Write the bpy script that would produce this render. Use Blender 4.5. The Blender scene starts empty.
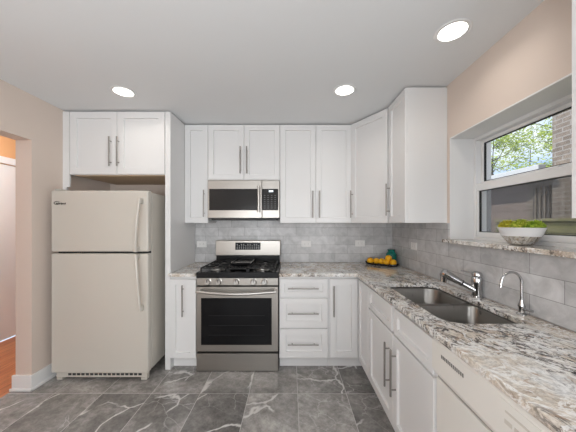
import bpy, bmesh, math, random
from mathutils import Vector, Matrix
random.seed(7)
S = bpy.context.scene
C = S.collection
V = Vector
PI = math.pi

# ------------------------------------------------------------------ camera, sky, sun, added fill lights, exposure
F = 250.0
cam_d = bpy.data.cameras.new('camera')
cam = bpy.data.objects.new('camera', cam_d)
C.objects.link(cam)
cam.location = (0, 0, 1.375)
cam.rotation_euler = (PI/2, 0, 0)
cam_d.sensor_width = 36
cam_d.lens = F/576*36
cam_d.shift_x = -2.5/576
cam_d.shift_y = 7.5/576
cam_d.clip_start = 0.02
S.camera = cam

W = bpy.data.worlds.new('sky')
S.world = W
W.use_nodes = True
nt = W.node_tree
bg = nt.nodes['Background']
tc = nt.nodes.new('ShaderNodeTexCoord')
ns = nt.nodes.new('ShaderNodeTexNoise')
ns.inputs['Scale'].default_value = 5
ns.inputs['Detail'].default_value = 5
cr = nt.nodes.new('ShaderNodeValToRGB')
cr.color_ramp.elements[0].position = 0.42
cr.color_ramp.elements[0].color = (0.24, 0.46, 0.85, 1)
cr.color_ramp.elements[1].position = 0.68
cr.color_ramp.elements[1].color = (0.86, 0.92, 1.0, 1)
nt.links.new(tc.outputs['Generated'], ns.inputs['Vector'])
nt.links.new(ns.outputs['Fac'], cr.inputs['Fac'])
nt.links.new(cr.outputs['Color'], bg.inputs['Color'])
bg.inputs['Strength'].default_value = 1.15


def lamp(name, kind, loc, target, energy, color=(1, 1, 1), **kw):
    d = bpy.data.lights.new(name, kind)
    d.energy = energy
    d.color = color
    for k, v in kw.items():
        setattr(d, k, v)
    o = bpy.data.objects.new(name, d)
    C.objects.link(o)
    o.location = loc
    o.rotation_euler = (V(target)-V(loc)).to_track_quat('-Z', 'Y').to_euler()
    return o


lamp('sun', 'SUN', (-4, 3, 9), (-4+.55, 3-.30, 9-.78), 4.2, (1, .95, .87), angle=0.02)
lamp('rear_fill_light', 'AREA', (-0.45, -3.15, 0.85), (-0.42, 0.0, 0.75), 26, (.93, .965, 1.0),  # added fill from behind the camera; the rear wall has no window
     shape='RECTANGLE', size=3.2, size_y=1.6)
lamp('side_fill_light', 'AREA', (1.19, -1.25, 1.40), (-2.0, 1.6, 1.1), 60, (.93, .965, 1.0),  # added sideways fill for the left wall; no window is built here
     shape='RECTANGLE', size=1.7, size_y=1.3)
lamp('soft_fill_light', 'POINT', (-0.55, -0.45, 1.25), (-0.55, -0.45, 0), 25, (.95, .975, 1), shadow_soft_size=.55)  # added soft fill behind the camera, without any fixture
lamp('ceiling_bounce_fill', 'AREA', (-0.9, -1.3, 1.25), (-0.85, -0.95, 2.44), 32, (.93, .965, 1), shape='DISK', size=.5)  # added light aimed up so the ceiling bounces it back; no fixture
lamp('hall_fill_light', 'POINT', (-2.8, 2.2, 2.25), (-2.8, 2.2, 0), 26, (.95, .97, 1), shadow_soft_size=.12)  # added unseen light to brighten the hall and its opening

S.view_settings.view_transform = 'Standard'
S.view_settings.look = 'None'
S.view_settings.exposure = 0.23
S.view_settings.gamma = 1.0
S.view_settings.use_curve_mapping = False

# ------------------------------------------------------------------ material helpers


class N:
    """small node-tree writer"""

    def __init__(self, name):
        self.m = bpy.data.materials.new(name)
        self.m.use_nodes = True
        self.t = self.m.node_tree
        self.b = self.t.nodes['Principled BSDF']
        self.pos = self.node('ShaderNodeNewGeometry').outputs['Position']

    def node(self, kind, **kw):
        n = self.t.nodes.new(kind)
        for k, v in kw.items():
            setattr(n, k, v)
        return n

    def put(self, sock, v):
        if isinstance(v, bpy.types.NodeSocket):
            self.t.links.new(v, sock)
        elif isinstance(v, (tuple, list)) and len(v) == 3 and sock.type == 'RGBA':
            sock.default_value = (*v, 1)
        else:
            sock.default_value = v

    def math(self, op, a, b=None, c=None, clamp=False):
        n = self.node('ShaderNodeMath', operation=op, use_clamp=clamp)
        for i, v in enumerate((a, b, c)):
            if v is not None:
                self.put(n.inputs[i], v)
        return n.outputs[0]

    def vmath(self, op, a, b=None):
        n = self.node('ShaderNodeVectorMath', operation=op)
        self.put(n.inputs[0], a)
        if b is not None:
            self.put(n.inputs[1], b)
        return n.outputs[0]

    def sep(self, v):
        n = self.node('ShaderNodeSeparateXYZ')
        self.put(n.inputs[0], v)
        return n.outputs

    def comb(self, x=0.0, y=0.0, z=0.0):
        n = self.node('ShaderNodeCombineXYZ')
        for i, v in enumerate((x, y, z)):
            self.put(n.inputs[i], v)
        return n.outputs[0]

    def mapping(self, v, scale=(1, 1, 1), rot=(0, 0, 0), loc=(0, 0, 0)):
        n = self.node('ShaderNodeMapping')
        self.put(n.inputs['Vector'], v)
        n.inputs['Scale'].default_value = scale
        n.inputs['Rotation'].default_value = rot
        n.inputs['Location'].default_value = loc
        return n.outputs[0]

    def noise(self, v, scale, detail=4, rough=.55, dist=0.0):
        n = self.node('ShaderNodeTexNoise')
        self.put(n.inputs['Vector'], v)
        n.inputs['Scale'].default_value = scale
        n.inputs['Detail'].default_value = detail
        n.inputs['Roughness'].default_value = rough
        n.inputs['Distortion'].default_value = dist
        return n.outputs['Fac']

    def ramp(self, f, *stops, interp='LINEAR'):
        n = self.node('ShaderNodeValToRGB')
        n.color_ramp.interpolation = interp
        e = n.color_ramp.elements
        while len(e) < len(stops):
            e.new(.5)
        for i, (p, c) in enumerate(stops):
            e[i].position = p
            e[i].color = (*c, 1) if isinstance(c, tuple) else (c, c, c, 1)
        self.put(n.inputs[0], f)
        return n.outputs[0]

    def mix(self, f, a, b, mode='MIX'):
        n = self.node('ShaderNodeMix', data_type='RGBA', blend_type=mode)
        self.put(n.inputs[0], f)
        self.put(n.inputs[6], a)
        self.put(n.inputs[7], b)
        return n.outputs[2]

    def bump(self, h, strength=.2, dist=.005):
        n = self.node('ShaderNodeBump')
        n.inputs['Strength'].default_value = strength
        n.inputs['Distance'].default_value = dist
        self.put(n.inputs['Height'], h)
        self.put(self.b.inputs['Normal'], n.outputs[0])

    def out(self, color=None, rough=None, metal=None, spec=None, coat=None):
        for k, v in (('Base Color', color), ('Roughness', rough), ('Metallic', metal),
                     ('Specular IOR Level', spec), ('Coat Weight', coat)):
            if v is not None:
                self.put(self.b.inputs[k], v)
        return self.m


def paint(name, col, rough=.5, var=.03, spec=.5, scale=3):
    n = N(name)
    f = n.noise(n.pos, scale, 3)
    a = tuple(c*(1-var) for c in col)
    b = tuple(min(1, c*(1+var)) for c in col)
    return n.out(n.mix(f, a, b), rough, 0, spec)


def steel(name, col=(.52, .50, .475), rough=.30, scale=(2, 2, 220)):
    n = N(name)
    f = n.noise(n.mapping(n.pos, scale), 2.0, 3)
    r = n.math('MULTIPLY_ADD', f, .16, rough-.08)
    n.bump(f, .04, .001)
    return n.out(n.mix(f, tuple(c*.93 for c in col), tuple(min(1, c*1.06) for c in col)), r, 1.0)


def emis(name, col, strength):
    n = N(name)
    n.put(n.b.inputs['Emission Color'], col)
    n.b.inputs['Emission Strength'].default_value = strength
    return n.out(col, .4)


def tile_wall(name, axis):
    n = N(name)
    s = n.sep(n.pos)
    u = s['X'] if axis == 'x' else s['Y']
    off = {'x': .0, 'y': -.050}[axis]
    z0 = n.math('SUBTRACT', s['Z'], .9165)
    v = n.comb(n.math('ADD', u, off+6.36), z0, 0.0)
    br = n.node('ShaderNodeTexBrick')
    n.put(br.inputs['Vector'], v)
    br.offset = .5
    br.inputs['Scale'].default_value = 1
    br.inputs['Brick Width'].default_value = .306 if axis == 'x' else .322
    br.inputs['Row Height'].default_value = .1035
    br.inputs['Mortar Size'].default_value = .0017
    br.inputs['Mortar Smooth'].default_value = .2
    br.inputs['Bias'].default_value = 0
    br.inputs['Color1'].default_value = (.47, .465, .465, 1)
    br.inputs['Color2'].default_value = (.60, .595, .595, 1)
    br.inputs['Mortar'].default_value = (.29, .285, .28, 1)
    cloud = n.ramp(n.noise(n.pos, 9, 5, .6, .8), (.3, .80), (.7, 1.16))
    col = n.mix(1.0, br.outputs['Color'], cloud, 'MULTIPLY')
    vn = n.math('ABSOLUTE', n.math('SUBTRACT', n.noise(n.pos, 5, 4, .55, 1.8), .5))
    vein = n.ramp(vn, (0.0, .30), (.012, 0.0))
    col = n.mix(vein, col, (.66, .66, .66))
    n.bump(n.math('SUBTRACT', 1.0, br.outputs['Fac']), .35, .002)
    return n.out(col, .27, 0, .45)


def tile_floor():
    n = N('grey_marble_floor_tile')
    s = n.sep(n.pos)
    ux = n.math('DIVIDE', n.math('SUBTRACT', s['X'], .057), .3935)
    uy = n.math('DIVIDE', n.math('SUBTRACT', s['Y'], 2.02), .787)
    fx, fy = n.math('FLOOR', ux), n.math('FLOOR', uy)
    wn = n.node('ShaderNodeTexWhiteNoise', noise_dimensions='3D')
    n.put(wn.inputs['Vector'], n.comb(fx, fy, 3.0))
    rnd, rv = wn.outputs['Color'], wn.outputs['Value']
    shift = n.vmath('MULTIPLY', rnd, (17.0, 13.0, 9.0))
    p = n.vmath('ADD', n.mapping(n.pos, (1, 1, 1), (0, 0, .6)), shift)
    base = n.ramp(n.noise(p, 3.2, 8, .68, .6), (.25, (.140, .132, .124)), (.50, (.245, .233, .221)), (.74, (.43, .41, .39)))
    tone = n.math('MULTIPLY_ADD', rv, .62, .74)
    base = n.mix(1.0, base, n.comb(tone, tone, tone), 'MULTIPLY')
    fine = n.ramp(n.noise(p, 22, 6, .75), (.36, .72), (.66, 1.25))
    base = n.mix(1.0, base, fine, 'MULTIPLY')
    def crack(v, scale, w, warp):
        wn_ = n.node('ShaderNodeTexNoise')
        n.put(wn_.inputs['Vector'], v)
        wn_.inputs['Scale'].default_value = 3.0
        wn_.inputs['Detail'].default_value = 5
        wv = n.vmath('ADD', v, n.vmath('MULTIPLY', wn_.outputs['Color'], (warp, warp, warp)))
        vo = n.node('ShaderNodeTexVoronoi', feature='DISTANCE_TO_EDGE')
        n.put(vo.inputs['Vector'], wv)
        vo.inputs['Scale'].default_value = scale
        return n.ramp(vo.outputs['Distance'], (0.0, 1.0), (w*.5, .8), (w, 0.0))
    v1 = n.math('MULTIPLY', crack(n.mapping(p, (1.0, .55, 0.0)), 1.9, .0135, .30), n.ramp(n.noise(p, 1.9, 2), (.50, 0.0), (.54, 1.0)))
    v2 = n.math('MULTIPLY', crack(n.mapping(p, (.8, 1.5, 0.0), (0, 0, .5), (5, 2, 0)), 4.6, .022, .35), n.ramp(n.noise(p, 2.6, 2), (.52, 0.0), (.62, .4)))
    vein = n.math('MAXIMUM', v1, v2)
    col = n.mix(vein, base, (.66, .64, .62))
    ex = n.math('MULTIPLY', n.math('PINGPONG', ux, .5), .3935)
    ey = n.math('MULTIPLY', n.math('PINGPONG', uy, .5), .787)
    g = n.math('LESS_THAN', n.math('MINIMUM', ex, ey), .0021)
    col = n.mix(g, col, (.46, .44, .42))
    rough = n.math('MULTIPLY_ADD', g, .4, .16)
    return n.out(col, rough, 0, .5)


def granite():
    n = N('cream_and_brown_granite')
    warp = n.node('ShaderNodeTexNoise')
    n.put(warp.inputs['Vector'], n.pos)
    warp.inputs['Scale'].default_value = 5
    p = n.vmath('ADD', n.pos, n.vmath('MULTIPLY', warp.outputs['Color'], (.12, .12, .12)))
    q = n.mapping(p, (1.15, .90, 1.0), (0, 0, .75))
    base = n.ramp(n.noise(q, 5.5, 5, .6), (.36, (.50, .41, .33)), (.46, (.66, .585, .50)), (.54, (.74, .70, .645)), (.64, (.80, .795, .785)))
    mott = n.ramp(n.noise(p, 70, 4, .75), (.36, .62), (.58, 1.08))
    col = n.mix(.85, base, mott, 'MULTIPLY')
    big = n.ramp(n.noise(q, 3.4, 3, .5), (.42, 0.0), (.56, 1.0))
    a = n.math('ABSOLUTE', n.math('SUBTRACT', n.noise(n.mapping(q, (.8, 1.5, 1), (0, 0, .5), (2, 5, 1)), 7.5, 7, .74, .6), .5))
    v1 = n.math('MULTIPLY', n.ramp(a, (0.0, 1.0), (.018, .85), (.034, 0.0)), n.math('MULTIPLY_ADD', big, .9, .1))
    col = n.mix(v1, col, (.075, .062, .058))
    blot = n.ramp(n.noise(q, 21, 5, .72, .5), (.572, 0.0), (.60, 1.0))
    col = n.mix(n.math('MULTIPLY', blot, n.math('MULTIPLY_ADD', big, .75, .2)), col, (.045, .036, .036))
    rust = n.ramp(n.noise(p, 22, 5, .65), (.58, 0.0), (.68, .6))
    col = n.mix(rust, col, (.38, .24, .15))
    wv = n.math('ABSOLUTE', n.math('SUBTRACT', n.noise(n.mapping(q, (.8, 1.5, 1), (0, 0, .5), (7, 1, 4)), 8, 5, .65, .5), .5))
    col = n.mix(n.ramp(wv, (0.0, .85), (.015, .6), (.03, 0.0)), col, (.86, .855, .84))
    return n.out(col, .07, 0, .5)


def wood(name, a, b, scale, rough=.3):
    n = N(name)
    br = n.node('ShaderNodeTexBrick')
    s = n.sep(n.pos)
    n.put(br.inputs['Vector'], n.comb(s['Y'], s['X'], 0.0))
    br.inputs['Scale'].default_value = 1
    br.inputs['Brick Width'].default_value = .9
    br.inputs['Row Height'].default_value = .075
    br.inputs['Mortar Size'].default_value = .001
    br.inputs['Color1'].default_value = (*a, 1)
    br.inputs['Color2'].default_value = (*b, 1)
    br.inputs['Mortar'].default_value = (a[0]*.4, a[1]*.4, a[2]*.4, 1)
    g = n.ramp(n.noise(n.mapping(n.pos, scale), 3, 5), (.3, .72), (.7, 1.2))
    return n.out(n.mix(1.0, br.outputs['Color'], g, 'MULTIPLY'), rough)


def brick(name, c1, c2, mortar, axis='y', bw=.21, rh=.068, ms=.008):
    n = N(name)
    s = n.sep(n.pos)
    br = n.node('ShaderNodeTexBrick')
    n.put(br.inputs['Vector'], n.comb(s['Y'] if axis == 'y' else s['X'], s['Z'], 0.0))
    br.inputs['Scale'].default_value = 1
    br.inputs['Brick Width'].default_value = bw
    br.inputs['Row Height'].default_value = rh
    br.inputs['Mortar Size'].default_value = ms
    br.inputs['Color1'].default_value = (*c1, 1)
    br.inputs['Color2'].default_value = (*c2, 1)
    br.inputs['Mortar'].default_value = (*mortar, 1)
    g = n.ramp(n.noise(n.pos, 14, 4), (.3, .8), (.7, 1.15))
    return n.out(n.mix(1.0, br.outputs['Color'], g, 'MULTIPLY'), .85)


def glass(name, tint=(1, 1, 1), refl=1.0):
    n = N(name)
    t = n.t
    tr = n.node('ShaderNodeBsdfTransparent')
    tr.inputs[0].default_value = (*tint, 1)
    gl = n.node('ShaderNodeBsdfGlossy')
    gl.inputs['Roughness'].default_value = .02
    geo = n.node('ShaderNodeNewGeometry')
    dt = n.node('ShaderNodeVectorMath', operation='DOT_PRODUCT')
    t.links.new(geo.outputs['Normal'], dt.inputs[0])
    t.links.new(geo.outputs['Incoming'], dt.inputs[1])
    graze = n.math('POWER', n.math('SUBTRACT', 1.0, n.math('ABSOLUTE', dt.outputs['Value']), clamp=True), 5.0)
    fres = n.math('MULTIPLY_ADD', graze, .96, .035)
    mx = n.node('ShaderNodeMixShader')
    n.put(mx.inputs[0], n.math('MULTIPLY', fres, refl))
    t.links.new(tr.outputs[0], mx.inputs[1])
    t.links.new(gl.outputs[0], mx.inputs[2])
    t.links.new(mx.outputs[0], t.nodes['Material Output'].inputs[0])
    return n.m


def screen_mat():
    n = N('grey_insect_screen')
    t = n.t
    tr = n.node('ShaderNodeBsdfTransparent')
    df = n.node('ShaderNodeBsdfDiffuse')
    df.inputs[0].default_value = (.15, .14, .13, 1)
    mx = n.node('ShaderNodeMixShader')
    mx.inputs[0].default_value = .38
    t.links.new(tr.outputs[0], mx.inputs[1])
    t.links.new(df.outputs[0], mx.inputs[2])
    t.links.new(mx.outputs[0], t.nodes['Material Output'].inputs[0])
    return n.m


def leaf(name, a, b, rough=.6, scale=9):
    n = N(name)
    f = n.ramp(n.noise(n.pos, scale, 3, .6), (.35, 0.0), (.65, 1.0))
    return n.out(n.mix(f, a, b), rough, 0, .3)


M = dict(
    cab=paint('white_cabinet_paint', (.76, .755, .75), .32, .008),
    wall=paint('beige_wall_paint', (.685, .585, .515), .75, .02),
    rearwall=paint('darkened_rear_wall', (.26, .25, .24), .8, .02),  # unseen rear wall darkened so the steel fronts reflect less light
    hallwall=paint('orange_wall_paint', (.72, .40, .19), .7, .04),
    ceil=paint('ceiling_paint', (.77, .78, .785), .85, .008),
    trim=paint('white_trim_paint', (.80, .80, .795), .4, .01),
    vinyl=paint('white_vinyl', (.80, .80, .795), .35, .01),
    almond=paint('almond_enamel', (.60, .565, .505), .33, .012),
    dw=paint('bisque_plastic', (.76, .735, .69), .33, .01),
    dwgrey=paint('grey_recess_plastic', (.36, .345, .32), .45, .01),
    floor=tile_floor(),
    granite=granite(),
    tile_b=tile_wall('grey_wall_tile_back', 'x'),
    tile_r=tile_wall('grey_wall_tile_right', 'y'),
    steel=steel('brushed_stainless'),
    steel_v=steel('brushed_stainless_front', (.40, .375, .345), .34, (3, 3, 160)),
    sink=steel('satin_sink_steel', (.25, .238, .222), .30, (60, 3, 3)),
    nickel=steel('brushed_nickel', (.34, .325, .305), .36, (40, 40, 40)),
    chrome=steel('chrome', (.52, .52, .525), .13, (1, 1, 1)),
    mirror=steel('polished_silver', (.80, .79, .77), .09, (20, 20, 20)),
    black=paint('black_enamel', (.008, .008, .009), .24, .1, .28),
    iron=paint('cast_iron', (.018, .018, .018), .5, .2, .3, 60),
    grey=paint('grey_burner_cap', (.10, .10, .10), .4, .1),
    glassblk=paint('black_oven_glass', (.007, .007, .008), .10, .1, .22),
    mwglass=paint('dark_microwave_glass', (.022, .020, .019), .2, .1, .3),
    dark=paint('dark_plastic', (.03, .03, .03), .5, .1),
    key=paint('pale_key_print', (.40, .40, .40), .5, .02),
    keydim=paint('dim_key_print', (.10, .10, .10), .5, .02),
    vent=paint('shaded_vent_plastic', (.16, .15, .14), .5, .02),
    lcd=emis('lit_clock_digits', (.75, .85, .9), .9),
    plastic=paint('white_outlet_plastic', (.78, .77, .75), .35, .01),
    lens=emis('lamp_lens_glow', (1.0, .95, .87), 7),
    hallwood=wood('red_oak_strip_floor', (.50, .165, .060), (.60, .235, .095), (14, 1.2, 1)),
    ply=paint('unpainted_birch_underside', (.62, .47, .33), .6, .08, .3, 8),
    orange=leaf('orange_peel', (.90, .41, .012), (.95, .52, .02), .42, 20),
    tray=paint('black_lacquer_tray', (.012, .010, .010), .25, .1),
    stemgreen=paint('dry_stem', (.16, .17, .05), .7, .1),
    teal=leaf('teal_glazed_glass', (.008, .135, .105), (.012, .20, .155), .08, 12),
    bowlwhite=paint('white_glazed_bowl', (.80, .81, .82), .18, .01),
    moss1=leaf('yellow_green_leaves', (.36, .32, .01), (.74, .68, .09), .6, 60),
    moss2=leaf('lime_green_leaves', (.20, .30, .01), (.70, .72, .12), .6, 60),
    moss3=leaf('bright_green_leaves', (.13, .26, .01), (.52, .62, .08), .6, 60),
    soil=paint('dark_soil', (.03, .022, .015), .9, .3, .2, 60),
    glass=glass('window_glass', (.97, .98, .98), .8),
    screen=screen_mat(),
    seal=paint('dark_gasket', (.02, .02, .02), .6, .1),
    brick=brick('brown_brick', (.20, .150, .112), (.31, .240, .180), (.36, .32, .28)),
    siding=brick('brown_lap_siding', (.32, .245, .21), (.36, .275, .235), (.17, .13, .11), 'y', 6.0, .16, .006),
    fence=brick('mossy_fence_boards', (.30, .30, .12), (.38, .34, .19), (.08, .09, .04), 'y', 2.4, .085, .006),
    roof=paint('dark_shingles', (.10, .09, .085), .9, .2, .2, 30),
    gutter=paint('pale_gutter', (.62, .60, .57), .5, .02),
    ground=paint('pale_gravel', (.30, .28, .24), .9, .2, .2, 20),
    bark=paint('grey_bark', (.12, .10, .08), .9, .2, .2, 20),
    leaves=leaf('spring_leaves', (.30, .40, .05), (.56, .62, .13), .6, 6),
)

# ------------------------------------------------------------------ mesh helpers


class MB:
    def __init__(self):
        self.bm = bmesh.new()
        self.sm = []

    def loft(self, rings, cap0=True, cap1=True, closed=True, smooth=False):
        vs = [[self.bm.verts.new(p) for p in r] for r in rings]
        k = len(rings[0])
        fs = []
        for a, b in zip(vs, vs[1:]):
            for i in range(k if closed else k-1):
                j = (i+1) % k
                fs.append(self.bm.faces.new((a[i], a[j], b[j], b[i])))
        if cap0:
            fs.append(self.bm.faces.new(list(reversed(vs[0]))))
        if cap1:
            fs.append(self.bm.faces.new(vs[-1]))
        if smooth:
            for f in fs:
                f.smooth = True
        return fs

    def box(self, a, b, bev=0.0, seg=2):
        a, b = V(a), V(b)
        lo = V((min(a.x, b.x), min(a.y, b.y), min(a.z, b.z)))
        hi = V((max(a.x, b.x), max(a.y, b.y), max(a.z, b.z)))
        t = bmesh.new()
        bmesh.ops.create_cube(t, size=1)
        for v in t.verts:
            v.co = V(((lo[i]+hi[i])/2+v.co[i]*(hi[i]-lo[i]) for i in range(3)))
        if bev:
            bmesh.ops.bevel(t, geom=t.edges[:], offset=bev, segments=seg, profile=.5, affect='EDGES')
        self.add(t)
        return self

    def add(self, t, mat=None):
        if mat:
            t.transform(mat)
        me = bpy.data.meshes.new('tmp')
        t.to_mesh(me)
        t.free()
        self.bm.from_mesh(me)
        bpy.data.meshes.remove(me)

    def panel(self, o, u, n, w, h, t=.02, frame=.058, depth=.014, v=(0, 0, 1)):
        """door or drawer front: o is the lower corner of its back, u along, n outwards"""
        o, u, n, v = V(o), V(u).normalized(), V(n).normalized(), V(v)

        def ring(ins, z):
            return [o+u*x+v*y+n*z for x, y in ((ins, ins), (w-ins, ins), (w-ins, h-ins), (ins, h-ins))]
        rings = [ring(0, 0), ring(0, t-.002), ring(.002, t)]
        if frame:
            rings += [ring(frame, t), ring(frame+.004, t-depth)]
        self.loft(rings)
        return self

    def tube(self, pts, r, seg=12, cap=True, radii=None, flat=None):
        pts = [V(p) for p in pts]
        rings = []
        up = None
        for i, p in enumerate(pts):
            d = (pts[min(i+1, len(pts)-1)]-pts[max(i-1, 0)]).normalized()
            if up is None:
                up = d.orthogonal().normalized() if flat is None else V(flat)
            a = (up-d*up.dot(d)).normalized()
            up = a
            b = d.cross(a)
            rr = radii[i] if radii else r
            ra, rb = rr if isinstance(rr, tuple) else (rr, rr)
            rings.append([p+a*math.cos(2*PI*k/seg)*ra+b*math.sin(2*PI*k/seg)*rb for k in range(seg)])
        self.loft(rings, cap, cap, smooth=True)
        return self

    def lathe(self, c, prof, axis=(0, 0, 1), seg=28, cap0=True, cap1=True, sx=1.0, sy=1.0):
        c = V(c)
        q = V(axis).to_track_quat('Z', 'Y')
        rings = [[c+q @ V((r*math.cos(2*PI*k/seg)*sx, r*math.sin(2*PI*k/seg)*sy, h)) for k in range(seg)] for r, h in prof]
        self.loft(rings, cap0, cap1, smooth=True)
        return self

    def build(self, name, mat, parent=None, split=True):
        bm = self.bm
        bmesh.ops.recalc_face_normals(bm, faces=bm.faces[:])
        xs = [v.co for v in bm.verts]
        lo = V((min(p[i] for p in xs) for i in range(3)))
        hi = V((max(p[i] for p in xs) for i in range(3)))
        org = V(((lo.x+hi.x)/2, (lo.y+hi.y)/2, lo.z))
        for v in bm.verts:
            v.co -= org
        me = bpy.data.meshes.new(name)
        bm.to_mesh(me)
        bm.free()
        me.materials.append(M[mat] if isinstance(mat, str) else mat)
        if split and any(p.use_smooth for p in me.polygons):
            me.set_sharp_from_angle(angle=.7)
        o = bpy.data.objects.new(name, me)
        C.objects.link(o)
        o['_w'] = list(org)
        if parent:
            o.parent = parent
            o.location = org-V(parent['_w'])
        else:
            o.location = org
        return o


def tag(o, label, cat, group=None):
    o['label'] = label
    o['category'] = cat
    if group:
        o['group'] = group
    return o


def struct(o, label=None):
    o['kind'] = 'structure'
    if label:
        o['label'] = label
    return o


def thing(name, loc, label=None, cat=None, group=None):
    o = bpy.data.objects.new(name, None)
    o.empty_display_size = .1
    C.objects.link(o)
    o.location = loc
    o['_w'] = list(loc)
    if label:
        tag(o, label, cat, group)
    return o


def copy_tree(o, loc, label):
    def cp(x, parent):
        c = x.copy()
        C.objects.link(c)
        if parent:
            c.parent = parent
        for ch in x.children:
            cp(ch, c)
        return c
    c = cp(o, None)
    c.location = loc
    c['label'] = label
    return c


def pull(door, centre, axis, out, length, r=.0062, stand=.032):
    """bar handle on a door or drawer"""
    c, a, n = V(centre), V(axis).normalized(), V(out).normalized()
    m = MB()
    m.tube([c+n*stand-a*length/2, c+n*stand+a*length/2], r, 12)
    for s in (-1, 1):
        p = c+a*s*length*.36
        m.tube([p, p+n*stand], r*.75, 8)
    return m.build('handle', 'nickel', door)


def arc(c, r, a0, a1, n, e1, e2):
    c, e1, e2 = V(c), V(e1), V(e2)
    return [c+e1*r*math.cos(a0+(a1-a0)*i/n)+e2*r*math.sin(a0+(a1-a0)*i/n) for i in range(n+1)]


def rrect(x0, x1, y0, y1, r, z, n=6):
    """rounded rectangle, r = one radius or four (x0y0, x1y0, x1y1, x0y1)"""
    r = r if isinstance(r, tuple) else (r,)*4
    pts = []
    for (cx, cy, a, q) in ((x0+r[0], y0+r[0], PI, r[0]), (x1-r[1], y0+r[1], 1.5*PI, r[1]),
                           (x1-r[2], y1-r[2], 0, r[2]), (x0+r[3], y1-r[3], .5*PI, r[3])):
        for i in range(n+1):
            t = a+i/n*PI/2
            pts.append(V((cx+q*math.cos(t), cy+q*math.sin(t), z)))
    return pts


# ------------------------------------------------------------------ room
XL, XR, YB, YR, ZC = -2.141, 1.212, 2.965, -3.3, 2.44
T = .133
HX = -3.36
JY = 2.068          # jamb of the opening in the left wall
OPZ = 2.065
WY0, WY1, WZ0, WZ1 = .80, 1.902, 1.228, 2.025   # window opening
XO = 1.50           # outer face of the right wall

m = MB(); m.box((XL-.145, YR, -.06), (XR, YB, 0)); struct(m.build('floor', 'floor'))
m = MB(); m.box((HX, -.4, -.06), (XL-.1455, 4.3, 0)); struct(m.build('floor_hall', 'hallwood'))
m = MB(); m.box((HX-.1, YR-.15, ZC), (XO, 4.4, ZC+.12)); struct(m.build('ceiling', 'ceil'))
m = MB(); m.box((XL-T, YB, 0), (XO, YB+.15, ZC)); struct(m.build('wall_back', 'wall'))
m = MB()
m.box((XL-T, JY, 0), (XL, YB, ZC))
m.box((XL-T, .95, OPZ), (XL, JY, ZC))
m.box((XL-T, YR, 0), (XL, .95, ZC))
struct(m.build('wall_left', 'wall'))
m = MB()
m.box((XR, YR, 0), (XO, YB, WZ0))
m.box((XR, YR, WZ1), (XO, YB, ZC))
m.box((XR, WY1, WZ0), (XO, YB, WZ1))
m.box((XR, YR, WZ0), (XO, WY0, WZ1))
struct(m.build('wall_right', 'wall'))
m = MB(); m.box((XL-T, YR-.15, 0), (XO, YR, ZC)); struct(m.build('wall_rear', 'rearwall'))
# hall beyond the opening
m = MB()
m.box((HX-.1, -.4, 0), (HX, 2.30, ZC))
m.box((HX-.1, 3.40, 0), (HX, 4.3, ZC))
m.box((HX-.1, 2.30, 2.075), (HX, 3.40, ZC))
struct(m.build('wall_hall', 'hallwall'))
m = MB()
m.box((HX-.1, 4.3, 0), (XL-T, 4.4, ZC))
m.box((HX-.1, -.5, 0), (XL-T, -.4, ZC))
m.box((XL-T-.05, YB+.15, 0), (XL-T, 4.3, ZC))
struct(m.build('wall_hall_end', 'hallwall'))
d = thing('door_1', (HX-.03, 2.85, 0)); struct(d)
m = MB(); m.box((HX-.05, 2.302, .008), (HX-.012, 3.398, 2.07)); dd = m.build('door_slab', 'trim', d)
m = MB()
m.box((HX+.0005, 2.21, 2.078), (HX+.02, 3.49, 2.155), .004)
m.box((HX+.0005, 2.21, .001), (HX+.02, 2.298, 2.077), .004)
m.box((HX+.0005, 3.402, .001), (HX+.02, 3.49, 2.077), .004)
m.build('casing', 'trim', d)

# baseboard: along the left wall and round the jamb
m = MB()
m.box((XL-T-.016, JY-.016, .001), (XL+.016, JY-.0005, .125), .0015)
m.box((XL+.0005, JY-.0155, .001), (XL+.0155, 2.95, .1245), .0015)
m.box((XL-T-.026, JY-.028, .0005), (XL+.028, JY-.015, .022), .004)
m.box((XL+.015, JY-.028, .0005), (XL+.028, 2.95, .022), .004)
struct(m.build('baseboard_left', 'trim'))

# backsplash tiles
TZ = 1.379
m = MB(); m.box((-1.126, YB-.010, .9165), (XR-.0005, YB-.0005, TZ)); m.box((-.877, YB-.010, TZ), (-.114, YB-.0005, 1.42)); struct(m.build('backsplash_back', 'tile_b'))
m = MB()
m.box((XR-.010, -.30, .9165), (XR-.0005, YB-.0105, WZ0-.001))
m.box((XR-.010, WY1+.002, WZ0-.001), (XR-.0005, YB-.0105, TZ))
struct(m.build('backsplash_right', 'tile_r'))

# window recess lining, granite sill, window
m = MB()
m.box((XR-.001, WY1-.008, WZ0+.028), (1.388, WY1-.0005, WZ1-.0005))
m.box((XR-.001, WY0+.0005, WZ0+.028), (1.388, WY0+.008, WZ1-.0005))
m.box((XR-.001, WY0+.0085, WZ1-.008), (1.388, WY1-.0085, WZ1-.0005))
struct(m.build('trim_1', 'trim'))
m = MB(); m.box((XR-.034, WY0-.03, WZ0+.0005), (1.388, WY1+.045, WZ0+.027), .004)
struct(m.build('windowsill', 'granite'), 'granite slab sill under the kitchen window')

w = thing('window_1', (1.45, (WY0+WY1)/2, WZ0)); struct(w)
y0, y1, z0, z1 = WY0+.001, WY1-.001, WZ0+.001, WZ1-.001
m = MB()
fw = .028
m.box((1.389, y0, z0), (1.505, y1, z0+.046), .002)
m.box((1.389, y0, z1-fw), (1.505, y1, z1), .002)
m.box((1.389, y0, z0+.046), (1.505, y0+fw, z1-fw), .002)
m.box((1.389, y1-fw, z0+.046), (1.505, y1, z1-fw), .002)
m.build('window_frame', 'vinyl', w)


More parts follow.
